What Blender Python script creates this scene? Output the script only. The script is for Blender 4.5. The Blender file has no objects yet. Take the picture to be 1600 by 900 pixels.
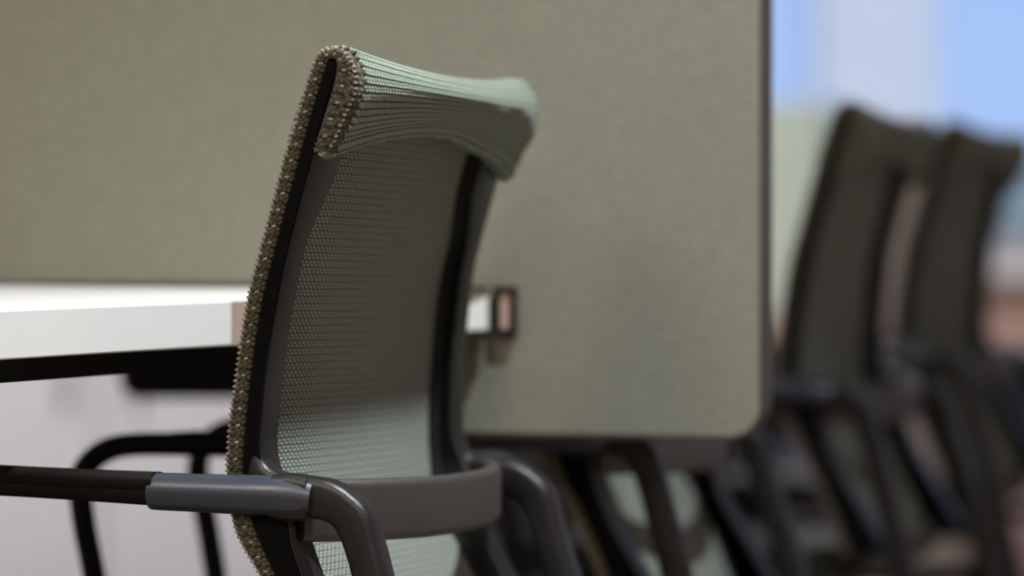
import bpy, bmesh, math, random
from math import sin, cos, pi, radians, sqrt, atan2
from mathutils import Vector, Matrix
random.seed(7)
S = bpy.context.scene
COL = S.collection

# ------------------------------------------------------------------ camera
H = 0.813
cam_d = bpy.data.cameras.new('camera'); cam = bpy.data.objects.new('camera', cam_d); COL.objects.link(cam)
cam.location = (0, 0, H); cam.rotation_euler = (radians(90) - math.atan(135 / 6000.0), 0, 0)
cam_d.sensor_width = 36; cam_d.lens = 135; cam_d.clip_start = 0.05; cam_d.clip_end = 300
cam_d.dof.use_dof = True; cam_d.dof.focus_distance = 2.58; cam_d.dof.aperture_fstop = 3.1
S.camera = cam
# ------------------------------------------------------------------ view and world
S.view_settings.view_transform = 'Standard'; S.view_settings.look = 'None'
S.view_settings.exposure = 0.0; S.view_settings.gamma = 1.0; S.view_settings.use_curve_mapping = False
world = bpy.data.worlds.new('sky'); S.world = world; world.use_nodes = True
wn = world.node_tree.nodes; wl = world.node_tree.links
bg = wn['Background']; tc = wn.new('ShaderNodeTexCoord'); sx = wn.new('ShaderNodeSeparateXYZ'); rp = wn.new('ShaderNodeValToRGB')
wl.new(tc.outputs['Generated'], sx.inputs[0]); wl.new(sx.outputs[2], rp.inputs[0]); wl.new(rp.outputs[0], bg.inputs[0])
rp.color_ramp.elements[0].position = 0.0; rp.color_ramp.elements[0].color = (0.42, 0.58, 0.95, 1)
rp.color_ramp.elements[1].position = 0.5; rp.color_ramp.elements[1].color = (0.16, 0.36, 0.85, 1)
bg.inputs[1].default_value = 1.0

# ------------------------------------------------------------------ lights (ceiling luminaires, added fill and window daylight)
def area(name, loc, size, power, color, rot=(0, 0, 0), sizey=None, shape='DISK', spread=180):
    l = bpy.data.lights.new(name, 'AREA'); l.shape = shape if not sizey else 'RECTANGLE'
    l.size = size
    if sizey: l.size_y = sizey
    l.energy = power; l.color = color; l.spread = radians(spread)
    o = bpy.data.objects.new(name, l); COL.objects.link(o); o.location = loc; o.rotation_euler = rot
    return o
CEIL = 2.8
DOWNLIGHTS = [((0.61, 2.34), 33.0, (0.89, 0.98, 1.0), 84), ((0.7, 8.4), 55.0, (1.0, 0.93, 0.92), 180), ((-1.3, 5.5), 108.0, (0.93, 0.95, 1.0), 180)]  # key over the near chair, then added fills for window wall and cupboard
for (x, y), pw, c, sp in DOWNLIGHTS:
    area('downlight_lamp', (x, y, CEIL - 0.035), 0.09, pw, c, spread=sp)
FILL_PANELS = [((-1.7, 0.7), 52.0, (1.0, 0.89, 0.70)), ((-0.3, -0.7), 46.0, (1.0, 0.91, 0.80))]      # added soft front fill under the ceiling, no known fixtures
for (x, y), pw, c in FILL_PANELS:
    area('fill_panel_lamp', (x, y, CEIL - 0.03), 1.15, pw, c, sizey=1.15)
sun = bpy.data.lights.new('sun', 'SUN'); sun.energy = 2.2; sun.angle = radians(0.6); sun.color = (1.0, 0.96, 0.9)
sun_o = bpy.data.objects.new('sun', sun); COL.objects.link(sun_o); sun_o.location = (0, -5, 20); sun_o.rotation_euler = (radians(42), 0, radians(-12))

# ------------------------------------------------------------------ node material helpers
def mat(name, color, rough=0.6, metal=0.0, spec=0.5, noise=0.0, nscale=30, bump=0.0, bscale=200, sheen=0.0, emit=None):
    m = bpy.data.materials.new(name); m.use_nodes = True
    n = m.node_tree.nodes; l = m.node_tree.links; b = n['Principled BSDF']
    b.inputs['Base Color'].default_value = (*color, 1); b.inputs['Roughness'].default_value = rough
    b.inputs['Metallic'].default_value = metal; b.inputs['Specular IOR Level'].default_value = spec
    if sheen: b.inputs['Sheen Weight'].default_value = sheen
    t = n.new('ShaderNodeTexCoord')
    if noise:
        a = n.new('ShaderNodeTexNoise'); a.inputs['Scale'].default_value = nscale; a.inputs['Detail'].default_value = 5
        l.new(t.outputs['Object'], a.inputs['Vector'])
        mp = n.new('ShaderNodeMapRange'); mp.inputs[1].default_value = 0.3; mp.inputs[2].default_value = 0.7
        mp.inputs[3].default_value = 1 - noise; mp.inputs[4].default_value = 1 + noise
        l.new(a.outputs[0], mp.inputs[0])
        mx = n.new('ShaderNodeVectorMath'); mx.operation = 'SCALE'; mx.inputs[0].default_value = color
        l.new(mp.outputs[0], mx.inputs['Scale']); l.new(mx.outputs[0], b.inputs['Base Color'])
    if bump:
        a = n.new('ShaderNodeTexNoise'); a.inputs['Scale'].default_value = bscale; a.inputs['Detail'].default_value = 4
        l.new(t.outputs['Object'], a.inputs['Vector'])
        bp = n.new('ShaderNodeBump'); bp.inputs['Strength'].default_value = bump; bp.inputs['Distance'].default_value = 0.001
        l.new(a.outputs[0], bp.inputs['Height']); l.new(bp.outputs[0], b.inputs['Normal'])
    if emit:
        b.inputs['Emission Color'].default_value = (*emit[0], 1); b.inputs['Emission Strength'].default_value = emit[1]
    return m

def knit(name, pale, dark, pu, pv, groove=0.5, dots=0.8, dist=0.0008, thresh=(0.35, 0.75), fleck=None, rough=0.85):
    """knitted cloth from the UV map (in metres): rows along u, stitches offset every other row"""
    m = bpy.data.materials.new(name); m.use_nodes = True
    n = m.node_tree.nodes; l = m.node_tree.links; b = n['Principled BSDF']
    b.inputs['Roughness'].default_value = rough; b.inputs['Specular IOR Level'].default_value = 0.25
    b.inputs['Sheen Weight'].default_value = 0.15
    uv = n.new('ShaderNodeUVMap'); s = n.new('ShaderNodeSeparateXYZ'); l.new(uv.outputs[0], s.inputs[0])
    def M(op, a, bb=None, c=None):
        k = n.new('ShaderNodeMath'); k.operation = op
        for i, v in enumerate((a, bb, c)):
            if v is None: continue
            if isinstance(v, (int, float)): k.inputs[i].default_value = v
            else: l.new(v, k.inputs[i])
        return k.outputs[0]
    wob = n.new('ShaderNodeTexNoise'); wob.inputs['Scale'].default_value = 90; l.new(uv.outputs[0], wob.inputs['Vector'])
    wv = M('MULTIPLY', M('SUBTRACT', wob.outputs[0], 0.5), 0.0012)
    v = M('DIVIDE', M('ADD', s.outputs[1], wv), pv); u = M('DIVIDE', M('ADD', s.outputs[0], wv), pu)
    fl = M('FLOOR', v)
    row = M('SINE', M('MULTIPLY', M('FRACT', v), pi))                    # 0 between stitch rows
    rib = M('SINE', M('MULTIPLY', M('FRACT', M('MULTIPLY', v, 0.5)), pi))  # 0 in the groove of each double row
    ph = M('MULTIPLY', fl, pi)
    st = M('ADD', M('MULTIPLY', M('SINE', M('ADD', M('MULTIPLY', u, 2 * pi), ph)), 0.5), 0.5)
    h = M('ADD', M('MULTIPLY', M('POWER', rib, 0.7), groove), M('MULTIPLY', M('MULTIPLY', st, row), dots))
    mp = n.new('ShaderNodeMapRange'); mp.inputs[1].default_value = thresh[0]; mp.inputs[2].default_value = thresh[1]
    l.new(h, mp.inputs[0])
    mix = n.new('ShaderNodeMix'); mix.data_type = 'RGBA'; l.new(mp.outputs[0], mix.inputs[0])
    mix.inputs[6].default_value = (*dark, 1); mix.inputs[7].default_value = (*pale, 1)
    out = mix.outputs[2]
    if fleck:
        nz = n.new('ShaderNodeTexNoise'); nz.inputs['Scale'].default_value = 700; l.new(uv.outputs[0], nz.inputs['Vector'])
        m2 = n.new('ShaderNodeMapRange'); m2.inputs[1].default_value = 0.55; m2.inputs[2].default_value = 0.68; l.new(nz.outputs[0], m2.inputs[0])
        mm = n.new('ShaderNodeMix'); mm.data_type = 'RGBA'; l.new(M('MULTIPLY', m2.outputs[0], mp.outputs[0]), mm.inputs[0])
        l.new(out, mm.inputs[6]); mm.inputs[7].default_value = (*fleck, 1); out = mm.outputs[2]
    l.new(out, b.inputs['Base Color'])
    bp = n.new('ShaderNodeBump'); bp.inputs['Strength'].default_value = 1.0; bp.inputs['Distance'].default_value = dist
    l.new(h, bp.inputs['Height']); l.new(bp.outputs[0], b.inputs['Normal'])
    return m

def weave(name, color, scale=900):
    """felted panel cloth: cross-woven threads plus soft mottling"""
    m = bpy.data.materials.new(name); m.use_nodes = True
    n = m.node_tree.nodes; l = m.node_tree.links; b = n['Principled BSDF']
    b.inputs['Roughness'].default_value = 0.95; b.inputs['Specular IOR Level'].default_value = 0.1; b.inputs['Sheen Weight'].default_value = 0.1
    t = n.new('ShaderNodeTexCoord')
    vals = []
    for sc in ((8, 8, 260), (260, 260, 8)):
        mp = n.new('ShaderNodeMapping'); mp.inputs['Scale'].default_value = [q*1.6 for q in sc]; l.new(t.outputs['Object'], mp.inputs['Vector'])
        a = n.new('ShaderNodeTexNoise'); a.inputs['Scale'].default_value = 2.2; a.inputs['Detail'].default_value = 4; l.new(mp.outputs[0], a.inputs['Vector']); vals.append(a.outputs[0])
    a = n.new('ShaderNodeTexNoise'); a.inputs['Scale'].default_value = 240; a.inputs['Detail'].default_value = 6; l.new(t.outputs['Object'], a.inputs['Vector'])
    def M(op, x, y):
        k = n.new('ShaderNodeMath'); k.operation = op
        for i, v in enumerate((x, y)):
            if isinstance(v, (int, float)): k.inputs[i].default_value = v
            else: l.new(v, k.inputs[i])
        return k.outputs[0]
    h = M('ADD', M('MULTIPLY', M('ADD', vals[0], vals[1]), 0.5), a.outputs[0])
    mp = n.new('ShaderNodeMapRange'); mp.inputs[1].default_value = 0.7; mp.inputs[2].default_value = 1.3; mp.inputs[3].default_value = 0.82; mp.inputs[4].default_value = 1.18
    l.new(h, mp.inputs[0])
    mx = n.new('ShaderNodeVectorMath'); mx.operation = 'SCALE'; mx.inputs[0].default_value = color
    l.new(mp.outputs[0], mx.inputs['Scale']); l.new(mx.outputs[0], b.inputs['Base Color'])
    bp = n.new('ShaderNodeBump'); bp.inputs['Strength'].default_value = 0.5; bp.inputs['Distance'].default_value = 0.0006
    l.new(h, bp.inputs['Height']); l.new(bp.outputs[0], b.inputs['Normal'])
    return m

MT = dict(
    frame=mat('black_brown_plastic', (0.0105, 0.0085, 0.0100), 0.40, spec=0.5, noise=0.12, nscale=60, bump=0.25, bscale=900),
    bar=mat('satin_brown_plastic', (0.034, 0.026, 0.025), 0.48, spec=0.9, noise=0.1, nscale=60, bump=0.5, bscale=1100),
    sleeve=mat('slate_metallic_plastic', (0.050, 0.058, 0.080), 0.33, metal=0.25, spec=0.6, bump=0.1, bscale=700),
    tube=mat('black_coated_tube', (0.006, 0.005, 0.006), 0.5, spec=0.2, bump=0.1, bscale=500),
    pad=mat('black_arm_pad', (0.007, 0.005, 0.005), 0.55, spec=0.2, bump=0.2, bscale=800),
    mesh=knit('sage_net', (0.41, 0.49, 0.44), (0.075, 0.058, 0.046), 0.0072, 0.0026, 0.28, 0.80, 0.0006, (0.25, 0.95)),
    band=knit('sage_ribbed_knit', (0.32, 0.39, 0.31), (0.06, 0.058, 0.038), 0.0048, 0.0027, 0.65, 0.5, 0.0012, (0.30, 1.0), fleck=(0.42, 0.47, 0.42)),
    trim=knit('olive_edge_knit', (0.12, 0.11, 0.075), (0.02, 0.018, 0.013), 0.0035, 0.0038, 0.5, 0.6, 0.0012, (0.3, 0.9)),
    channel=mat('matte_black_strip', (0.004, 0.004, 0.005), 0.9, spec=0.08),
    stitch=mat('mauve_grey_yarn', (0.32, 0.27, 0.25), 0.8, spec=0.2, noise=0.35, nscale=160),
    stitch_dark=mat('olive_yarn', (0.085, 0.078, 0.050), 0.85, spec=0.2, noise=0.4, nscale=160),
    panel=weave('olive_grey_felt', (0.225, 0.222, 0.182)),
    rim=mat('brown_black_rim', (0.045, 0.034, 0.032), 0.45, spec=0.5),
    white=mat('white_laminate', (0.92, 0.89, 0.89), 0.35, spec=0.5),
    tan=mat('beige_edge_band', (0.50, 0.36, 0.30), 0.5),
    black=mat('black_steel', (0.008, 0.007, 0.007), 0.6, spec=0.3),
)

# ------------------------------------------------------------------ mesh helpers
def link(name, me, m, parent=None, smooth=True, angle=38):
    me.name = name
    o = bpy.data.objects.new(name, me); COL.objects.link(o)
    if m: me.materials.append(m)
    if smooth:
        for p in me.polygons: p.use_smooth = True
        me.set_sharp_from_angle(angle=radians(angle))
    if parent: o.parent = parent
    return o
def mk(verts, faces, uvs=None):
    me = bpy.data.meshes.new('m'); me.from_pydata([tuple(v) for v in verts], [], faces); me.update()
    bm = bmesh.new(); bm.from_mesh(me); bmesh.ops.recalc_face_normals(bm, faces=bm.faces); bm.to_mesh(me); bm.free()
    if uvs:
        ul = me.uv_layers.new(name='UVMap')
        for lp in me.loops: ul.data[lp.index].uv = uvs[lp.vertex_index]
    return me
def loft(rings, cap=True, closed=True):
    n = len(rings[0]); V = [p for r in rings for p in r]; Fc = []
    for i in range(len(rings) - 1):
        for j in range(n if closed else n - 1):
            a = i * n + j; b = i * n + (j + 1) % n; Fc.append((a, b, b + n, a + n))
    if cap and closed:
        Fc.append(tuple(range(n - 1, -1, -1))); Fc.append(tuple(range((len(rings) - 1) * n, len(rings) * n)))
    return V, Fc
def rrect(w, d, r, seg=3):
    """rounded rectangle in 2D centred at 0, counter-clockwise"""
    r = min(r, w / 2 * 0.98, d / 2 * 0.98); P = []
    for cx, cy, a0 in ((w/2-r, d/2-r, 0), (-w/2+r, d/2-r, 90), (-w/2+r, -d/2+r, 180), (w/2-r, -d/2+r, 270)):
        for k in range(seg + 1):
            a = radians(a0 + 90 * k / seg); P.append((cx + r * cos(a), cy + r * sin(a)))
    return P
def cr(P, n):
    """Catmull-Rom resampling of a list of tuples, n per span"""
    out = []; Q = [P[0]] + list(P) + [P[-1]]
    for i in range(1, len(Q) - 2):
        for k in range(n):
            t = k / n
            out.append(tuple(0.5 * (2*b + (c-a)*t + (2*a-5*b+4*c-d)*t*t + (3*b-a-3*c+d)*t**3) for a, b, c, d in zip(Q[i-1], Q[i], Q[i+1], Q[i+2])))
    out.append(tuple(P[-1])); return out
def tube(P, r, seg=14, sub=5, smoothpath=True):
    """round tube along 3D points; r a number or a list of radii"""
    rs = r if isinstance(r, (list, tuple)) else [r] * len(P)
    Q = [tuple(p) + (rr,) for p, rr in zip(P, rs)]
    if smoothpath: Q = cr(Q, sub)
    rings = []; up = Vector((1, 0, 0)); pts = [Vector(q[:3]) for q in Q]
    for i, q in enumerate(Q):
        t = (pts[min(i+1, len(pts)-1)] - pts[max(i-1, 0)]).normalized()
        if i == 0 and abs(t.dot(up)) > 0.9: up = Vector((0, 0, 1))
        a = (up - t * up.dot(t)).normalized(); b = t.cross(a); up = a
        rings.append([pts[i] + q[3] * (a * cos(2*pi*k/seg) + b * sin(2*pi*k/seg)) for k in range(seg)])
    return loft(rings)
def ribbon(outer, inner, x0, x1, r=0.003, sub=5, seg=2, tuck=0.0):
    """solid between two (y,z) polylines of equal count, from x0 to x1, with rounded edges"""
    O = cr(outer, sub); I = cr(inner, sub); rings = []
    for k, ((oy, oz), (iy, iz)) in enumerate(zip(O, I)):
        o = Vector((0, oy, oz)); i = Vector((0, iy, iz)); d = o - i; L = d.length; e = d / L; c = (o + i) / 2
        xb = x1 - math.copysign(tuck, x1) * max(0.0, 1 - k / (2.0 * sub))
        rings.append([Vector(((x0 + xb) / 2 + p, 0, 0)) + c + e * q for p, q in rrect(abs(xb - x0), L, r, seg)])
    return loft(rings)
def box(x0, x1, y0, y1, z0, z1, bev=0.0, seg=2):
    bm = bmesh.new(); bmesh.ops.create_cube(bm, size=1)
    for v in bm.verts: v.co = Vector(((x0+x1)/2 + v.co.x*(x1-x0), (y0+y1)/2 + v.co.y*(y1-y0), (z0+z1)/2 + v.co.z*(z1-z0)))
    if bev: bmesh.ops.bevel(bm, geom=list(bm.edges), offset=bev, segments=seg, affect='EDGES', profile=0.5)
    me = bpy.data.meshes.new('m'); bm.to_mesh(me); bm.free(); return me
def prism(poly, z0, z1, bev=0.0):
    bm = bmesh.new(); vs = [bm.verts.new((x, y, z0)) for x, y in poly]; f = bm.faces.new(vs)
    r = bmesh.ops.extrude_face_region(bm, geom=[f])
    for v in r['geom']:
        if isinstance(v, bmesh.types.BMVert): v.co.z = z1
    bmesh.ops.recalc_face_normals(bm, faces=bm.faces)
    if bev: bmesh.ops.bevel(bm, geom=list(bm.edges), offset=bev, segments=2, affect='EDGES', profile=0.5)
    me = bpy.data.meshes.new('m'); bm.to_mesh(me); bm.free(); return me
def tag(o, label=None, cat=None, group=None, kind=None):
    if label: o['label'] = label
    if cat: o['category'] = cat
    if group: o['group'] = group
    if kind: o['kind'] = kind
    return o
def empty(name, loc=(0, 0, 0), rz=0, **k):
    o = bpy.data.objects.new(name, None); COL.objects.link(o); o.location = loc; o.rotation_euler = (0, 0, rz); o.empty_display_size = 0.1
    return tag(o, **k)
def copy_tree(o, parent=None):
    c = o.copy(); COL.objects.link(c)
    if parent: c.parent = parent
    for ch in list(o.children): copy_tree(ch, c)
    return c

# ------------------------------------------------------------------ the room
def struct(name, me, m, smooth=False, parent=None):
    o = link(name, me, m, parent, smooth=smooth)
    if not parent: o['kind'] = 'structure'
    return o
M_wall = mat('warm_white_paint', (0.55, 0.52, 0.49), 0.9, noise=0.03, nscale=3)
M_ceil = mat('ceiling_paint', (0.62, 0.60, 0.57), 0.95)
M_carpet = mat('warm_bounce_carpet', (0.20, 0.155, 0.125), 0.98, noise=0.3, nscale=60, bump=0.6, bscale=400)  # unseen floor, lightened and warmed to bounce light up onto the chairs
M_lowwall = mat('salmon_brown_plaster', (0.55, 0.36, 0.31), 0.9, noise=0.05, nscale=4)
M_sill = mat('pale_window_board', (0.72, 0.70, 0.74), 0.6)
M_pillar = mat('pale_lilac_paint', (0.74, 0.75, 0.84), 0.8)
M_alu = mat('light_aluminium', (0.55, 0.56, 0.58), 0.4, metal=0.6)
X0, X1, Y0, Y1 = -3.6, 3.6, -1.6, 9.6
struct('floor', box(X0, X1, Y0, Y1, -0.1, 0), M_carpet)
struct('ceiling', box(X0-.15, X1+.15, Y0-.15, Y1+.2, CEIL, CEIL+0.1), M_ceil)
struct('wall_left', box(X0-0.15, X0, Y0, Y1, -0.1, CEIL), M_wall)
struct('wall_right', box(X1, X1+0.15, Y0, Y1, -0.1, CEIL), M_wall)
struct('wall_front', box(X0-0.15, X1+0.15, Y0-0.15, Y0, -0.1, CEIL), M_wall)
SILL = 0.605
struct('wall_back', box(X0-0.15, X1+0.15, Y1, Y1+0.2, -0.1, SILL+0.012), M_lowwall)
struct('trim_1', box(X0, X1, Y1-0.05, Y1+0.2, SILL+0.012, SILL+0.06, 0.006), M_sill)
struct('trim_2', box(X0-0.15, X1+0.15, Y1, Y1+0.2, 2.6, CEIL), M_wall)
struct('baseboard_left', box(X0, X0+0.015, Y0, Y1, 0, 0.09), M_sill)
struct('baseboard_right', box(X1-0.015, X1, Y0, Y1, 0, 0.09), M_sill)
# windows between structural piers
glass = bpy.data.materials.new('window_glass'); glass.use_nodes = True
gb = glass.node_tree.nodes['Principled BSDF']; gb.inputs['Transmission Weight'].default_value = 1; gb.inputs['Roughness'].default_value = 0.0; gb.inputs['IOR'].default_value = 1.02
gb.inputs['Base Color'].default_value = (0.97, 0.99, 1, 1)
piers = [(-2.3, -2.0), (-0.7, -0.42), (1.55, 1.85), (2.9, 3.1)]
for a, b in piers:
    struct('trim_3', box(a, b, Y1-0.02, Y1+0.2, SILL+0.06, 2.6, 0.004), M_pillar)
edges = [X0] + [v for p in piers for v in p] + [X1]
for k in range(0, len(edges), 2):
    a, b = edges[k] + 0.002, edges[k+1] - 0.002; z0, z1 = SILL+0.062, 2.598
    w = bpy.data.objects.new('window_%d' % (k//2+1), None); COL.objects.link(w); w.location = ((a+b)/2, Y1+0.08, z0); w['kind'] = 'structure'
    hw = (b-a)/2
    for (p, q, r, s) in ((-hw, -hw+0.05, 0, z1-z0), (hw-0.05, hw, 0, z1-z0), (-hw+0.05, hw-0.05, 0, 0.05), (-hw+0.05, hw-0.05, z1-z0-0.05, z1-z0)):
        link('window_frame', box(p, q, -0.03, 0.03, r, s, 0.004), M_alu, w, smooth=False)
    link('pane', box(-hw+0.05, hw-0.05, -0.004, 0.004, 0.05, z1-z0-0.05), glass, w, smooth=False)

# outdoors: lawn and shrubs beyond the windows
M_lawn = mat('pale_grass', (0.22, 0.30, 0.15), 0.95, noise=0.2, nscale=3)
struct('lawn', box(-25, 25, Y1+0.21, 45, -0.6, -0.35), M_lawn)
M_leaf = [mat('grey_green_leaves', (0.42, 0.48, 0.41), 0.9, noise=0.25, nscale=5), mat('blue_green_leaves', (0.33, 0.38, 0.35), 0.9, noise=0.25, nscale=5)]
M_bark = mat('bark', (0.10, 0.075, 0.055), 0.95, bump=0.6, bscale=40)
def shrub(x, y, r, hgt, mi, label):
    t = empty('leafy_shrub', (x, y, -0.35), label=label, cat='shrub', group='shrubs outside the windows')
    bm = bmesh.new(); rnd = random.Random(int(x*100+y))
    # foliage: many small leaf blades scattered through a rounded crown
    for k in range(1500):
        a = rnd.uniform(0, 2*pi); cz = rnd.uniform(-1, 1); q = rnd.uniform(0.75, 1.02); s = sqrt(1-cz*cz)
        c = Vector((r*q*s*cos(a), r*q*s*sin(a), hgt*0.55 + hgt*0.45*q*cz))
        L = rnd.uniform(0.07, 0.13); d = Vector((rnd.uniform(-1, 1), rnd.uniform(-1, 1), rnd.uniform(-.6, .6))).normalized(); e = d.orthogonal().normalized()
        vs = [bm.verts.new(c - d*L), bm.verts.new(c + e*L*0.45 + Vector((0, 0, 0.01))), bm.verts.new(c + d*L), bm.verts.new(c - e*L*0.45)]
        bm.faces.new(vs)
    me = bpy.data.meshes.new('m'); bm.to_mesh(me); bm.free(); f = link('foliage', me, M_leaf[mi], t, smooth=False); f['kind'] = 'stuff'
    bm = bmesh.new(); bmesh.ops.create_icosphere(bm, subdivisions=3, radius=1)
    for v in bm.verts:
        w = 0.86 + 0.06*sin(5*v.co.x+x) * cos(6*v.co.z); v.co = Vector((v.co.x*r*w, v.co.y*r*w, hgt*0.55 + v.co.z*hgt*0.45*w))
    me = bpy.data.meshes.new('m'); bm.to_mesh(me); bm.free(); link('inner_crown', me, M_leaf[mi], t)
    link('stem', mk(*tube([(0, 0, 0), (0.02, 0, hgt*0.2), (0, 0.01, hgt*0.5)], [0.06, 0.05, 0.04], 8, 3)), M_bark, t)
shrub(1.15, 15.0, 0.75, 1.50, 0, 'rounded grey-green shrub outside, behind the pale window pier')
shrub(2.15, 14.0, 0.62, 1.32, 1, 'blue-green shrub outside, seen at the right edge beside the far chair')
shrub(-0.3, 14.5, 0.6, 1.4, 0, 'grey-green shrub outside hidden mostly by the felt divider')
shrub(3.5, 15.0, 0.7, 1.45, 0, 'grey-green shrub outside, farthest to the right')

# white rendered garden tower beyond the shrubs: plinth, shaft with recessed slot, coping
tw = empty('garden_tower', (2.0, 21.0, -0.35), label='pale white rendered tower outside, above the far chairs', cat='tower')
M_white_r = mat('pale_lilac_render', (0.84, 0.78, 0.80), 0.9, noise=0.04, nscale=2)
link('shaft', box(-0.33, 0.33, 0, 0.7, 0.2, 3.6, 0.02), M_white_r, tw, smooth=False)
link('plinth', box(-0.37, 0.37, -0.04, 0.74, 0, 0.2, 0.02), M_white_r, tw, smooth=False)
link('coping', box(-0.38, 0.38, -0.05, 0.75, 3.6, 3.72, 0.02), M_white_r, tw, smooth=False)

def plate_h(a, b, z0, z1):
    V = [(sx_*q, sy_*q, z) for z in (z0, z1) for q in (a, b) for sx_, sy_ in ((-1, -1), (1, -1), (1, 1), (-1, 1))]; Fc = []
    for k in range(4):
        j = (k+1) % 4
        Fc += [(k, j, 8+j, 8+k), (4+k, 12+k, 12+j, 4+j), (k, 4+k, 4+j, j), (8+k, 8+j, 12+j, 12+k)]
    return mk(V, Fc)
# frames around the added fill panels, rings around the downlights
M_ring = mat('white_lamp_ring', (0.8, 0.8, 0.8), 0.4)
LN = ['ceiling downlight above and behind the near green chair', 'added downlight brightening the sill and wall below the far windows', 'added downlight brightening the pale grey cupboard']
for i, ((x, y), label) in enumerate(zip(((-1.7, 0.7), (-0.3, -0.7)), ('added square fill light near the left wall', 'added square fill light just behind the viewer'))):
    t = empty('fill_panel_frame', (x, y, CEIL), label=label, cat='ceiling light')
    link('frame', plate_h(0.62, 0.585, -0.032, -0.001), M_ring, t, smooth=False)
for i, ((x, y), pw, c, sp) in enumerate(DOWNLIGHTS):
    rings = []
    for r, z in ((0.085, -0.002), (0.105, -0.002), (0.11, -0.008), (0.11, -0.0335), (0.102, -0.034), (0.086, -0.034), (0.084, -0.03), (0.084, -0.004)):
        rings.append([Vector((r*cos(2*pi*k/28), r*sin(2*pi*k/28), z)) for k in range(28)])
    rings.append(rings[0]); V, Fc = loft(rings, cap=False)
    tag(link('downlight_ring', mk(V, Fc), M_ring), LN[i], 'ceiling light', 'ceiling downlights').location = (x, y, CEIL)

# ------------------------------------------------------------------ the divider screen
E_ = Vector((0.4657, 0.885, 0)).normalized(); N_ = Vector((-E_.y, E_.x, 0))
DV = Vector((0.963, -0.270, 0)).normalized(); PA = Vector((-0.0286, 3.135, 0))      # near face, at the desk's front corner
ang = atan2(DV.y, DV.x)
A = PA - Vector((0, 0.004, 0))
def xy(v): return (v.x, v.y)
screen = empty('desk_screen', (PA.x, PA.y, 0), ang, label='tall olive-grey felt divider screen with dark rim behind the near green chair', cat='screen')
def arcpts(c, r, a0, a1, n=8): return [(c[0] + r*cos(radians(a0+(a1-a0)*k/n)), c[1] + r*sin(radians(a0+(a1-a0)*k/n))) for k in range(n+1)]
def outline(e):
    R = 0.030 - e; x1 = 0.2395 - e; zb = 0.6215 + e; zt = 1.22 - e; xs = -0.075 + e; zs = 0.7422 + e; xl = -1.25 + e
    P = []
    P += arcpts((x1-R, zb+R), R, -90, 0); P += arcpts((x1-R, zt-R), R, 0, 90); P += arcpts((xl+R, zt-R), R, 90, 180)
    P += [(xl, zs)]; P += [(xs, zs)]; P += arcpts((xs+0.015, zb+0.015), 0.015, 180, 270, 4)
    return P
def plate(P, y0, y1, Q=None):
    n = len(P); V = [(x, y0, z) for x, z in P] + [(x, y1, z) for x, z in P]
    if Q is None:
        Fc = [tuple(range(n)), tuple(range(2*n-1, n-1, -1))] + [(i, (i+1) % n, n+(i+1) % n, n+i) for i in range(n)]
        return mk(V, Fc)
    V += [(x, y0, z) for x, z in Q] + [(x, y1, z) for x, z in Q]; Fc = []
    for i in range(n):
        j = (i+1) % n
        Fc += [(i, j, n+j, n+i), (2*n+i, 3*n+i, 3*n+j, 2*n+j), (i, 2*n+i, 2*n+j, j), (n+i, n+j, 3*n+j, 3*n+i)]
    return mk(V, Fc)
link('felt_panel', plate(outline(0.0032), 0.0012, 0.0288), MT['panel'], screen, smooth=False)
link('rim', plate(outline(0.0), 0.0, 0.030, outline(0.0034)), MT['rim'], screen, smooth=False)['label'] = 'dark brown rim around the felt'
# clamp that holds the desk corner: black hollow bracket with a beige end block
ZT, ZB = 0.741, 0.708
C = [(-0.040, ZB-0.004), (0.0345, ZB-0.004), (0.0345, ZT+0.004), (-0.040, ZT+0.004)]
b = link('clamp', plate([(0.0155, ZB-0.004), (0.0340, ZB-0.004), (0.0340, ZT+0.003), (0.0155, ZT+0.003)], -0.006, 0.0, [(0.0205, ZB+0.001), (0.0295, ZB+0.001), (0.0295, ZT-0.002), (0.0205, ZT-0.002)]), MT['black'], screen, smooth=False)
for z0, z1 in ((ZT+0.0002, ZT+0.0025), (ZB-0.006, ZB-0.0002)):
    q0 = Vector((0.0, 0, 0)); M3 = Matrix.Rotation(-ang, 3, 'Z'); e2 = M3 @ E_; n2 = M3 @ N_; a2 = M3 @ (A - PA)
    qq = [a2 - n2*0.012 + e2*0.0, a2 - n2*0.012 - e2*0.055, a2 + n2*0.02 - e2*0.055, a2 + n2*0.02 + e2*0.0]
    link('clamp_jaw', prism([xy(v) for v in qq], z0, z1), MT['black'], b, smooth=False)
link('end_block', box(0.0205, 0.0295, -0.004, 0.0, ZB+0.001, ZT-0.002, 0.0008), MT['tan'], b, smooth=False)['label'] = 'beige block inside the clamp'

# ------------------------------------------------------------------ desks
desk = empty('desk', (0, 0, 0), label='white desk with dark underframe left of the near green chair', cat='desk')
Lr = 1.55
back = A - DV * 1.15
p1 = A + DV*0.010; e0 = A - E_*Lr
link('worktop', prism([xy(e0), xy(A - E_*0.09), xy(p1), xy(back), xy(e0 + N_*1.0)], ZB, ZT, 0.0012), MT['white'], desk, smooth=False)['label'] = 'white worktop'
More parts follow.
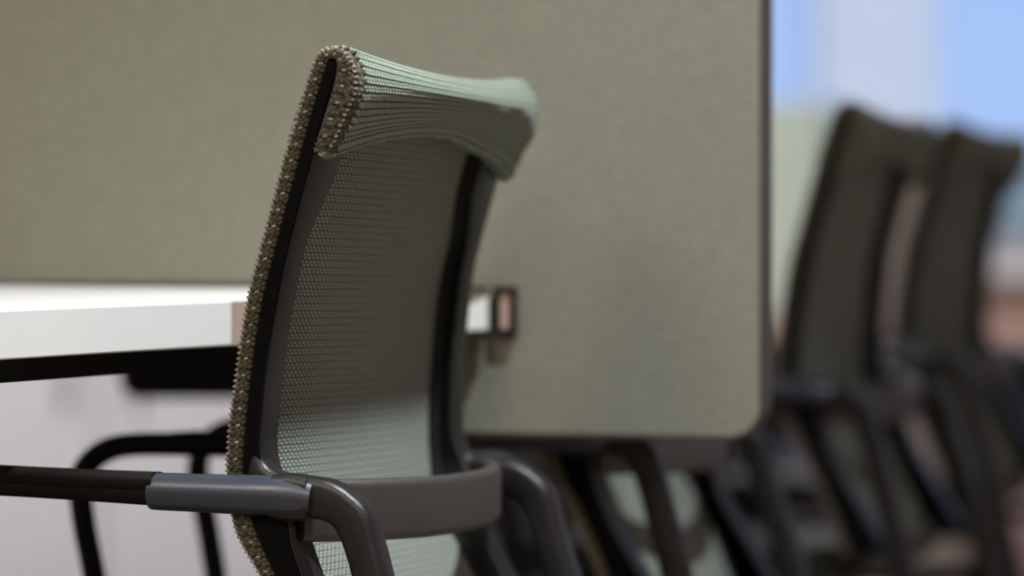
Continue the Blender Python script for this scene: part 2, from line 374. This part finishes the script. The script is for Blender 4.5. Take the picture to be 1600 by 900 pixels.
# beige edging length let into the front edge
s0, s1 = A - E_*0.378, A - E_*0.357
out = -N_*0.0012
link('edge_strip', prism([xy(s0+out), xy(s1+out), xy(s1+N_*0.003), xy(s0+N_*0.003)], ZB+0.0004, ZT-0.0006), MT['tan'], desk, smooth=False)['label'] = 'beige edging'
g0 = A - E_*(Lr-0.06) + N_*0.035; g1 = A - E_*0.10 + N_*0.035
link('beam', prism([xy(g0), xy(g1), xy(g1+N_*0.04), xy(g0+N_*0.04)], 0.690, ZB), MT['black'], desk, smooth=False)
h0 = g0 + N_*0.62; h1 = g1 + N_*0.55 - E_*0.16
link('beam', prism([xy(h0), xy(h1), xy(h1+N_*0.04), xy(h0+N_*0.04)], 0.690, ZB), MT['black'], desk, smooth=False)
for q in (g0 + E_*0.05 + N_*0.02, h0 + E_*0.05 + N_*0.02, h1 - E_*0.05 + N_*0.02):
    link('leg', box(q.x-0.022, q.x+0.022, q.y-0.022, q.y+0.022, 0, 0.690, 0.003), MT['black'], desk, smooth=False)
# the desk beyond the screen, for the row of far chairs
desk2 = empty('desk', (0, 0, 0), label='white desk behind the felt divider, in front of the far chairs', cat='desk')
B0 = PA + Vector((0.0, 0.05, 0)) - DV*0.02; B1 = B0 + Vector((0.24, 2.15, 0)).normalized()*2.1
link('worktop', prism([xy(B0), xy(B1), xy(B1-DV*1.35), xy(B0-DV*1.35)], ZB, ZT, 0.0012), MT['white'], desk2, smooth=False)
t0 = B0 + Vector((-0.62, 0.95, 0))
link('cable_tray', box(-0.72, -0.412, 4.0, 4.12, 0.640, ZB, 0.02), MT['black'], desk2)
link('cable_tray', box(-0.412, -0.02, 4.0, 4.12, 0.606, ZB, 0.02), MT['black'], desk2)
for q in (B0-DV*1.28+Vector((0.0, 0.12, 0)), B1-DV*0.08-Vector((0, 0.1, 0)), B1-DV*1.28-Vector((0, 0.1, 0))):
    link('leg', box(q.x-0.022, q.x+0.022, q.y-0.022, q.y+0.022, 0, ZB, 0.003), MT['black'], desk2, smooth=False)

# ------------------------------------------------------------------ the chair
# side profile of the back, (z, y_front_of_cloth, y_front_of_rail, y_rear_of_rail)
PROF = [(0.450, -0.216, -0.225, -0.262), (0.500, -0.196, -0.206, -0.232), (0.540, -0.178, -0.189, -0.208), (0.562, -0.166, -0.178, -0.198),
        (0.584, -0.152, -0.167, -0.190), (0.600, -0.146, -0.161, -0.187), (0.630, -0.142, -0.155, -0.172), (0.648, -0.1425, -0.1555, -0.168), (0.665, -0.144, -0.157, -0.169),
        (0.699, -0.149, -0.161, -0.1725), (0.742, -0.156, -0.168, -0.180), (0.777, -0.165, -0.177, -0.1875), (0.819, -0.177, -0.189, -0.199),
        (0.845, -0.1845, -0.1965, -0.207), (0.864, -0.191, -0.202, -0.212), (0.892, -0.200, -0.211, -0.221), (0.906, -0.205, -0.216, -0.223)]
def prof(z):
    P = PROF
    if z <= P[0][0]: return P[0][1:]
    for a, b in zip(P, P[1:]):
        if z <= b[0]:
            t = (z-a[0])/(b[0]-a[0]); t2 = t
            return tuple(u+(v-u)*t2 for u, v in zip(a[1:], b[1:]))
    return P[-1][1:]
KS = 0.025
def settle(me):
    """the frame sits a touch lower on its far side"""
    for v in me.vertices:
        v.co.z -= KS * (v.co.x + 0.21) * min(1.0, max(0.0, v.co.z) / 0.6)
        v.co.y += 0.011 * (v.co.x + 0.21) / 0.42 * min(1.0, max(0.0, v.co.z - 0.62) / 0.14)
    return me

_b = bmesh.new(); bmesh.ops.create_icosphere(_b, subdivisions=2, radius=1); _b.verts.ensure_lookup_table()
ICO = ([tuple(v.co) for v in _b.verts], [tuple(v.index for v in f.verts) for f in _b.faces]); _b.free()
def make_chair(label):
    t = empty('mesh_chair', label=label, cat='chair', group='sage mesh-back chairs in a row at the desks')
    zs = [0.45 + (0.906-0.45)*k/60 for k in range(61)]
    smoothz = cr([(p[0], p[1], p[2], p[3]) for p in PROF], 4)
    for s in (-1, 1):
        # side rail: dark outer side, rear face about 3 cm wide, flared under the headband
        rings = []
        for z, yf, yi, yr in smoothz:
            w = 0.030 + 0.022 * max(0, min(1, (z-0.790)/0.04)) + 0.008 * max(0, min(1, (0.62-z)/0.03))
            rr = 0.0022
            dq = yi - yr
            pts = [Vector((s*(0.212 - w/2) + px, (yi+yr)/2 + py, z)) for px, py in rrect(w, dq, rr, 2)]
            rings.append(pts)
        V, Fc = loft(rings)
        # inner lip makes the rail a channel seen from the far side
        n = len(V); lip = []
        for z, yf, yi, yr in smoothz:
            w = 0.030 + 0.022 * max(0, min(1, (z-0.790)/0.04)) + 0.008 * max(0, min(1, (0.62-z)/0.03))
            xc = s*(0.212 - w)
            lip.append([Vector((xc + px + s*0.002, (yr+yf-0.004)/2 + py, z)) for px, py in rrect(0.004, abs(yf-0.004-yr), 0.0012, 1)])
        V2, F2 = loft(lip); Fc += [tuple(i+n for i in f) for f in F2]
        link('side_rail', settle(mk(list(V)+list(V2), Fc)), MT['frame'], t)
        ch = [[Vector((s*0.2125 + px, (yi+yr)/2 + 0.0005 + py, z)) for px, py in rrect(0.003, yi-yr+0.001-0.0025, 0.001, 1)] for z, yf, yi, yr in smoothz]  # near-black strip over the rail's outer side, no recess modelled
        link('side_strip', settle(mk(*loft(ch))), MT['channel'], t)
        # thick knitted edging: down the front, over the top, down behind to the hem
        front_o = [(yf, z) for z, yf, yi, yr in smoothz]; front_i = [(yi, z) for z, yf, yi, yr in smoothz]
        over_o = [(-0.2075, 0.9105), (-0.2130, 0.9145), (-0.2200, 0.9155), (-0.2280, 0.9130), (-0.2348, 0.905), (-0.2383, 0.8955), (-0.2370, 0.883), (-0.2295, 0.869), (-0.2230, 0.854), (-0.2170, 0.846)]
        over_i = [(-0.2165, 0.9075), (-0.2180, 0.9085), (-0.2190, 0.9085), (-0.2205, 0.9085), (-0.2215, 0.9055), (-0.2215, 0.899), (-0.2185, 0.887), (-0.2130, 0.871), (-0.2070, 0.854), (-0.2035, 0.846)]
        O = front_o[:-1] + over_o; I = front_i[:-1] + over_i
        xa, xb = (s*0.2145, s*0.1965)
        rings = []; uvacc = 0; uvs = []
        for k, ((oy, oz), (iy, iz)) in enumerate(zip(O, I)):
            o = Vector((0, oy, oz)); i = Vector((0, iy, iz)); d = o - i; L = d.length; e = d/L; c = (o+i)/2
            if k: uvacc += (c - pc).length
            pc = c
            R_ = rrect(0.0180, L, 0.0050, 3); ring = [Vector(((xa+xb)/2 + px, 0, 0)) + c + e*q for px, q in R_]
            rings.append(ring)
            for j in range(len(R_)): uvs.append((j*0.0022, uvacc))
        V, Fc = loft(rings)
        ed = link('edge_trim', settle(mk(V, Fc, uvs)), MT['trim'], t)
        # raised stitches in three rows along the outer face
        bm = ([], []); bd = ([], [])
        path = list(zip(O, I)); dist = [0]
        for (a, _), (b2, _) in zip(path, path[1:]): dist.append(dist[-1] + sqrt((a[0]-b2[0])**2 + (a[1]-b2[1])**2))
        rnd = random.Random(5); pitch = 0.0038; n_st = int(dist[-1]/pitch)
        for q in range(n_st):
            D = q*pitch + 0.001; k = max(i for i in range(len(dist)) if dist[i] <= D); k = min(k, len(path)-2)
            f = (D-dist[k])/max(1e-6, dist[k+1]-dist[k])
            o = Vector((0, *[path[k][0][i]*(1-f)+path[k+1][0][i]*f for i in (0, 1)])); i_ = Vector((0, *[path[k][1][i]*(1-f)+path[k+1][1][i]*f for i in (0, 1)]))
            tn = Vector((0, path[k+1][0][0]-path[k][0][0], path[k+1][0][1]-path[k][0][1])).normalized(); ex = (o - i_).normalized()
            for row, (fr, ln, wd, dst) in enumerate(((0.82, 0.0027, 0.0011, bm), (0.62, 0.0017, 0.0010, bd), (0.40, 0.0018, 0.0010, bd if q % 3 else bm), (0.16, 0.0018, 0.0010, bd))):
                c = i_.lerp(o, fr) + tn*((row % 2)*pitch*0.5)
                c.x = s*(0.2145 + (0.0 if 0.2 < fr < 0.8 else -0.0012)) + rnd.uniform(-.0002, .0002)
                ax = (ex*(1.0) + tn*(0.40 if row % 2 else -0.12)).normalized()
                Mx = Matrix((ax, tn.cross(Vector((s, 0, 0))) if False else ax.cross(Vector((s, 0, 0))), Vector((s, 0, 0)))).transposed().to_4x4(); Mx.translation = c
                n0 = len(dst[0]); dst[0].extend(Mx @ Vector((v[0]*ln, v[1]*wd, v[2]*0.0007)) for v in ICO[0]); dst[1].extend(tuple(a_ + n0 for a_ in f_) for f_ in ICO[1])
        for bb, mm, nm in ((bm, 'stitch', 'pale_stitching'), (bd, 'stitch_dark', 'dark_stitching')):
            me = bpy.data.meshes.new('m'); me.from_pydata(bb[0], [], bb[1]); me.update(); so = link(nm, settle(me), MT[mm], ed, angle=180); so['kind'] = 'stuff'
        # strut from the rail through the junction into the rear leg
        outer = [(-0.1672, 0.656), (-0.1690, 0.6400), (-0.1790, 0.6320), (-0.1960, 0.6300), (-0.2180, 0.6265), (-0.2340, 0.6175), (-0.2450, 0.6060), (-0.2515, 0.586), (-0.2575, 0.564), (-0.288, 0.450), (-0.345, 0.22), (-0.400, 0.012)]
        inner = [(-0.159, 0.650), (-0.1580, 0.625), (-0.1760, 0.606), (-0.1970, 0.6030), (-0.2130, 0.6000), (-0.2200, 0.5960), (-0.2250, 0.5880), (-0.2290, 0.577), (-0.2340, 0.560), (-0.264, 0.446), (-0.322, 0.22), (-0.382, 0.010)]
        if s > 0:
            outer, inner = [[(a + 0.005, b - 0.004) if 2 <= q <= 8 else (a, b) for q, (a, b) in enumerate(L_)] for L_ in (outer, inner)]
        link('rear_leg', settle(mk(*ribbon(outer, inner, s*0.193, s*0.2185, 0.0055, 5, 3, 0.0064))), MT['frame'], t)
        # collar between sleeve and leg
        link('joint_collar', settle(mk(*ribbon([(-0.178, 0.6305), (-0.190, 0.631), (-0.203, 0.629)], [(-0.176, 0.601), (-0.190, 0.599), (-0.203, 0.600)], s*0.196, s*0.2225, 0.006, 3, 3))), MT['frame'], t)
        # slate sleeve of the arm, then the black tube that runs forward and bends down
        link('arm_sleeve', settle(mk(*tube([(s*0.211, -0.2035, 0.6145), (s*0.2125, -0.194, 0.6157), (s*0.2145, -0.176, 0.6162), (s*0.2150, -0.150, 0.6163), (s*0.215, -0.120, 0.6167), (s*0.215, -0.092, 0.6170), (s*0.215, -0.0905, 0.6170)],
             [0.0125, 0.0134, 0.0137, 0.0134, 0.0130, 0.0127, 0.0120], 20, 4))), MT['sleeve'], t)
        up = 0.009 if s > 0 else 0.0
        fl = link('front_leg', settle(mk(*tube([(s*0.215, -0.095, 0.6165), (s*0.215, 0.0, 0.6200+up), (s*0.215, 0.08, 0.6215+up), (s*0.215, 0.128, 0.6185+up), (s*0.2155, 0.152, 0.606+up), (s*0.216, 0.161, 0.588+up), (s*0.2165, 0.1585, 0.565), (s*0.2175, 0.146, 0.50), (s*0.221, 0.112, 0.30), (s*0.225, 0.067, 0.012)],
             [0.0095]*10, 14, 6))), MT['tube'], t)
        link('arm_pad', settle(mk(*ribbon([(-0.093, 0.6300), (-0.05, 0.6305+up/2), (0.0, 0.6315+up), (0.06, 0.6325+up), (0.09, 0.630+up)], [(-0.093, 0.6175), (-0.05, 0.618+up/2), (0.0, 0.6195+up), (0.06, 0.621+up), (0.09, 0.621+up)], s*0.203, s*0.227, 0.005, 4, 3))), MT['pad'], fl)
        for (yy, nm) in ((0.066, 'foot_cap'), (-0.392, 'foot_cap')):
            xx = s*0.225 if yy > 0 else s*0.206
            link(nm, mk(*tube([(xx, yy, 0.0), (xx, yy, 0.014)], [0.0135, 0.0125], 14, 1)), MT['pad'], t)
        # seat side rail joining front and rear legs
        link('seat_rail', settle(mk(*tube([(s*0.208, -0.292, 0.40), (s*0.208, -0.10, 0.395), (s*0.212, 0.118, 0.40)], 0.011, 12, 5))), MT['tube'], t)
    # cross bar bowed to the rear
    path = []
    K = [(0.196*q/8, -0.188 - 0.047*(1-abs(q/8)**2.3)) for q in range(-8, 9)]
    rings = []; Q = cr(K, 4)
    for i, (x, y) in enumerate(Q):
        a = Vector((*Q[max(0, i-1)], 0)); b2 = Vector((*Q[min(len(Q)-1, i+1)], 0)); tn = (b2-a).normalized(); nr = Vector((tn.y, -tn.x, 0))
        drop = 0.0035 * (1 - (abs(x)/0.196)**2)
        ring = []
        for px, pz in rrect(0.013, 0.0430, 0.006, 4): ring.append(Vector((x, y, 0.6055 - drop + pz)) + nr*px)
        rings.append(ring)
    link('cross_bar', settle(mk(*loft(rings))), MT['bar'], t)['label'] = 'brown satin bar bowed across the back'
    # the net: thin sheet between the rails, continuous from lumbar curve down to the seat
    nx = 48; V = []; uvs = []; acc = 0; rows = []
    for k, (z, yf, yi, yr) in enumerate(smoothz):
        if k: acc += sqrt((z-pz_)**2 + (yf-py_)**2)
        pz_, py_ = z, yf; rows.append((z, yf, acc))
    for side in (0, 1):
        for z, yf, ac in rows:
            for i in range(nx+1):
                x = -0.2+0.4*i/nx; sag = 0.008*(1-(x/0.2)**2)
                V.append((x, yf - 0.002 - sag - side*0.0025, z)); uvs.append((x+0.3, ac))
    n = len(rows); Fc = []; st = n*(nx+1)
    for k in range(n-1):
        for i in range(nx):
            a = k*(nx+1)+i; Fc.append((a, a+1, a+nx+2, a+nx+1)); Fc.append((a+st, a+nx+1+st, a+nx+2+st, a+1+st))
    for k in range(n-1):
        for i in (0, nx): a = k*(nx+1)+i; Fc.append((a, a+nx+1, a+nx+1+st, a+st))
    link('back_net', settle(mk(V, Fc, uvs)), MT['mesh'], t, angle=180)['label'] = 'fine sage-green net of the backrest'
    # headband: knitted pouch over the top, hem arching up in the middle
    nx = 72; V = []; uvs = []; cols = []
    prof_o = [(-0.1835, 0.852), (-0.190, 0.872), (-0.200, 0.897), (-0.2060, 0.9075), (-0.2120, 0.9125), (-0.2200, 0.9140), (-0.2280, 0.9115), (-0.2345, 0.9040), (-0.2372, 0.8940), (-0.2352, 0.882), (-0.2290, 0.868), (-0.2205, 0.856), (-0.2180, 0.850), (-0.2150, 0.8460), (-0.2100, 0.8450), (-0.2070, 0.848)]
    po = cr(prof_o, 8); rnd = random.Random(3)
    bms = []
    th = 0.0035
    ds = [0]
    for a, b2 in zip(po, po[1:]): ds.append(ds[-1] + sqrt((a[0]-b2[0])**2 + (a[1]-b2[1])**2))
    npf = len(po)
    def bandpt(i, k, inset):
        x = -0.203 + 0.406*i/nx; q = x/0.203
        y, z = po[k]; a = po[max(0, k-1)]; b2 = po[min(npf-1, k+1)]
        tx, tz = b2[0]-a[0], b2[1]-a[1]; L = sqrt(tx*tx+tz*tz) or 1; ny, nz = -tz/L, tx/L      # outward normal in the yz plane (path runs front -> top -> rear)
        front = k < npf*0.42
        sgn = 1
        # rib relief
        v = ds[k]/0.0054; rel = 0.0005*abs(sin(pi*v))*max(0.0, min(1.0, (1-abs(q))/0.05))
        w = max(0.0, (0.905 - z)/0.06) if not front else 0.0
        top = max(0.0, min(1.0, (z-0.86)/0.05))
        arch = 1 - q*q
        z2 = z - 0.0080*arch*top
        if w > 0:
            z2 += (0.0215*arch*min(1.0, w) ) - 0.004*max(0, q-0.55)*w + 0.0035*sin(q*9+0.8)*max(0, q)*min(1, w)
        y2 = y - (0.004*arch*(1 if not front else 1))
        if front: y2 -= 0.002
        y2 -= 0.006*arch*(0 if front else 1)
        if w > 0: y2 += 0.0016*sin(q*13+z*220)*max(0, q-0.1)*min(1, w*1.3)      # wrinkles near the far corner
        y2 += (rel - inset)*ny; z2 += (rel - inset)*nz
        # plump outer ends
        e = max(0, abs(q)-0.90)/0.10; y2 += -0.0008*e*(-ny); 
        if q > 0.8 and z > 0.9: z2 += 0.0015*sin(pi*min(1, (q-0.8)/0.2))
        return (x, y2, z2), (x+0.3 + 0.0, ds[k])
    for inset in (0.0, th):
        for k in range(npf):
            for i in range(nx+1):
                p, uvv = bandpt(i, k, inset); V.append(p); uvs.append(uvv)
    st = npf*(nx+1); Fc = []
    for k in range(npf-1):
        for i in range(nx):
            a = k*(nx+1)+i; Fc.append((a, a+1, a+nx+2, a+nx+1)); Fc.append((a+st, a+nx+1+st, a+nx+2+st, a+1+st))
        for i in (0, nx): a = k*(nx+1)+i; Fc.append((a, a+nx+1, a+nx+1+st, a+st))
    for i in range(nx):
        for k in (0, npf-1): a = k*(nx+1)+i; Fc.append((a, a+1, a+1+st, a+st))
    hb = link('headband', settle(mk(V, Fc, uvs)), MT['band'], t, angle=180); hb['label'] = 'ribbed sage-green knitted pouch over the top'
    # rolled hem
    hp = []
    for i in range(0, nx+1, 2):
        p, _ = bandpt(i, npf-17, 0.0); hp.append((p[0], p[1]+0.001, p[2]-0.001 + 0.0008*sin(i*0.9)*(i/nx)))
    hp = [(-0.2135, hp[0][1]+0.002, hp[0][2]+0.001)] + hp + [(0.2135, hp[-1][1]+0.002, hp[-1][2]+0.001)]
    link('hem', settle(mk(*tube(hp, [0.0033]*len(hp), 8, 2))), MT['hem'], hb)
    # seat
    bm = bmesh.new(); NX, NY = 16, 18; top = []
    def seatz(x, y): return 0.442 + 0.010*(abs(x)/0.2)**2 - 0.012*max(0, (y-0.12)/0.1)**2 + 0.010*max(0, (-y-0.12)/0.1)**2
    vt = [[bm.verts.new((x, y, seatz(x, y))) for x in [-0.198+0.396*i/NX for i in range(NX+1)]] for y in [-0.235+0.445*j/NY for j in range(NY+1)]]
    vb = [[bm.verts.new((v.co.x*0.96, v.co.y*0.97, v.co.z-0.035)) for v in r] for r in vt]
    for j in range(NY):
        for i in range(NX):
            bm.faces.new((vt[j][i], vt[j][i+1], vt[j+1][i+1], vt[j+1][i])); bm.faces.new((vb[j][i], vb[j+1][i], vb[j+1][i+1], vb[j][i+1]))
    for i in range(NX): bm.faces.new((vt[0][i], vb[0][i], vb[0][i+1], vt[0][i+1])); bm.faces.new((vt[NY][i+1], vb[NY][i+1], vb[NY][i], vt[NY][i]))
    for j in range(NY): bm.faces.new((vt[j+1][0], vb[j+1][0], vb[j][0], vt[j][0])); bm.faces.new((vt[j][NX], vb[j][NX], vb[j+1][NX], vt[j+1][NX]))
    bmesh.ops.recalc_face_normals(bm, faces=bm.faces); me = bpy.data.meshes.new('m'); bm.to_mesh(me); bm.free()
    ul = me.uv_layers.new(name='UVMap')
    for lp in me.loops: c = me.vertices[lp.vertex_index].co; ul.data[lp.index].uv = (c.x+0.3, c.y+0.3)
    link('seat', settle(me), MT['seat'], t)
    link('seat_crossbar', settle(mk(*tube([(-0.208, -0.10, 0.394), (0.208, -0.10, 0.394)], 0.011, 12, 1))), MT['tube'], t)
    link('seat_crossbar', settle(mk(*tube([(-0.212, 0.10, 0.399), (0.212, 0.10, 0.399)], 0.011, 12, 1))), MT['tube'], t)
    return t
MT['seat'] = knit('charcoal_seat_net', (0.045, 0.045, 0.035), (0.012, 0.011, 0.01), 0.0062, 0.0025, 0.35, 0.75, 0.0006, (0.25, 0.95))
MT['hem'] = mat('sage_hem_yarn', (0.20, 0.235, 0.18), 0.9, spec=0.2, noise=0.2, nscale=200, bump=0.8, bscale=900)

TH = radians(71.8)
chair = make_chair('near mesh-back chair with bright sage-green headband, in sharp focus')
def put(c, jx, jy, th):
    """place by its near rear joint (local -0.21, -0.20)"""
    w = Vector((cos(th), sin(th), 0)); f = Vector((-sin(th), cos(th), 0))
    p = Vector((jx, jy, 0)) + w*0.21 + f*0.20; c.location = p; c.rotation_euler = (0, 0, th)
put(chair, -0.1367, 2.564, TH)
for (jx, jy, th, lab) in ((0.077, 3.20, radians(73), 'mesh-back chair whose back is hidden behind the felt divider, legs showing below it'),
                          (0.326, 3.95, radians(72), 'blurred dark-looking mesh chair just right of the felt divider'),
                          (0.533, 4.84, radians(69), 'farthest blurred mesh chair, rightmost of the row')):
    c = copy_tree(chair); c['label'] = lab; put(c, jx, jy, th)

# ------------------------------------------------------------------ background furniture
M_cup = mat('pale_grey_cupboard', (0.62, 0.61, 0.63), 0.5); M_dark = mat('dark_brown_cupboard', (0.022, 0.017, 0.017), 0.7)
def cupboard(name, x0, x1, y, z1, m, label, nd, depth=0.42):
    t = empty(name, ((x0+x1)/2, y, 0), label=label, cat='cupboard'); hw = (x1-x0)/2
    link('body', box(-hw, hw, 0.02, depth, 0.05, z1-0.02), m, t, smooth=False)
    link('top_board', box(-hw-0.005, hw+0.005, -0.005, depth+0.005, z1-0.02, z1, 0.003), m, t, smooth=False)
    link('plinth', box(-hw+0.02, hw-0.02, 0.04, depth-0.02, 0, 0.05), MT['black'], t, smooth=False)
    w = 2*hw/nd
    for k in range(nd):
        d = link('door', box(-hw+k*w+0.003, -hw+(k+1)*w-0.003, 0, 0.018, 0.06, z1-0.026, 0.002), m, t, smooth=False)
        link('handle', box(-hw+(k+(0.86 if k % 2 == 0 else 0.10))*w, -hw+(k+(0.90 if k % 2 == 0 else 0.14))*w, -0.02, 0, z1*0.62, z1*0.78, 0.003), M_alu, d, smooth=False)
cupboard('storage_cupboard', -2.4, -0.22, 7.1, 0.72, M_cup, 'pale grey low storage cupboard seen bright beneath the white desk', 4)
cupboard('storage_cupboard', -0.18, 1.9, 7.4, 0.52, M_dark, 'dark brown low storage cupboard far behind the chair legs', 4)
# pale green screen leaning its edge past the divider
gs = empty('desk_screen', (0.25, 7.05, 0), label='small pale green upright screen far behind, right of the divider edge', cat='screen')
M_pg = weave('pale_green_felt', (0.70, 0.80, 0.68))
link('felt_panel', box(-0.45, 0.320, -0.012, 0.012, 0.60, 0.995, 0.006), M_pg, gs, smooth=False)
for sx_ in (-0.40, 0.25):
    link('post', box(sx_-0.012, sx_+0.012, -0.010, 0.010, 0.02, 0.61), MT['black'], gs, smooth=False)
    link('foot', box(sx_-0.02, sx_+0.02, -0.15, 0.15, 0, 0.02, 0.004), MT['black'], gs, smooth=False)
# taupe upright board seen in the gap between the two far chairs
tb = empty('locker', (0.70, 6.55, 0), label='narrow taupe wooden locker seen in the gap between two far chairs', cat='locker')
M_tp = mat('taupe_wood', (0.32, 0.27, 0.23), 0.7, noise=0.15, nscale=8)
link('body', box(-0.08, 0.08, 0.015, 0.28, 0, 0.845, 0.004), M_tp, tb, smooth=False)
ld = link('door', box(-0.077, 0.077, 0, 0.014, 0.02, 0.84, 0.003), M_tp, tb, smooth=False)
link('handle', box(0.06, 0.07, -0.02, 0, 0.5, 0.6, 0.002), M_alu, ld, smooth=False)
# bins added in place of bright background blobs between the chair legs
def bin_(x, y, r, h, m, label):
    rings = []
    for rr, z in ((r*0.80, 0), (r*0.82, 0.004), (r*0.98, h-0.012), (r*1.03, h-0.010), (r*1.03, h), (r*0.96, h), (r*0.78, 0.010)):
        rings.append([Vector((rr*cos(2*pi*k/28), rr*sin(2*pi*k/28), z)) for k in range(28)])
    o = tag(link('patch_bin', mk(*loft(rings)), m), label, 'bin'); o.location = (x, y, 0)
bin_(0.475, 6.2, 0.085, 0.42, mat('blue_grey_plastic', (0.13, 0.13, 0.18), 0.5), 'blue-grey bin standing in for a bright patch behind the divider corner')
bin_(0.80, 7.15, 0.09, 0.30, mat('slate_blue_plastic', (0.12, 0.15, 0.24), 0.5), 'small slate-blue bin standing in for a bright patch behind the far chairs')
bin_(0.885, 6.3, 0.075, 0.36, mat('dusty_pink_plastic', (0.26, 0.17, 0.16), 0.6), 'dusty pink bin standing in for a bright patch at the right edge, behind the far chairs')
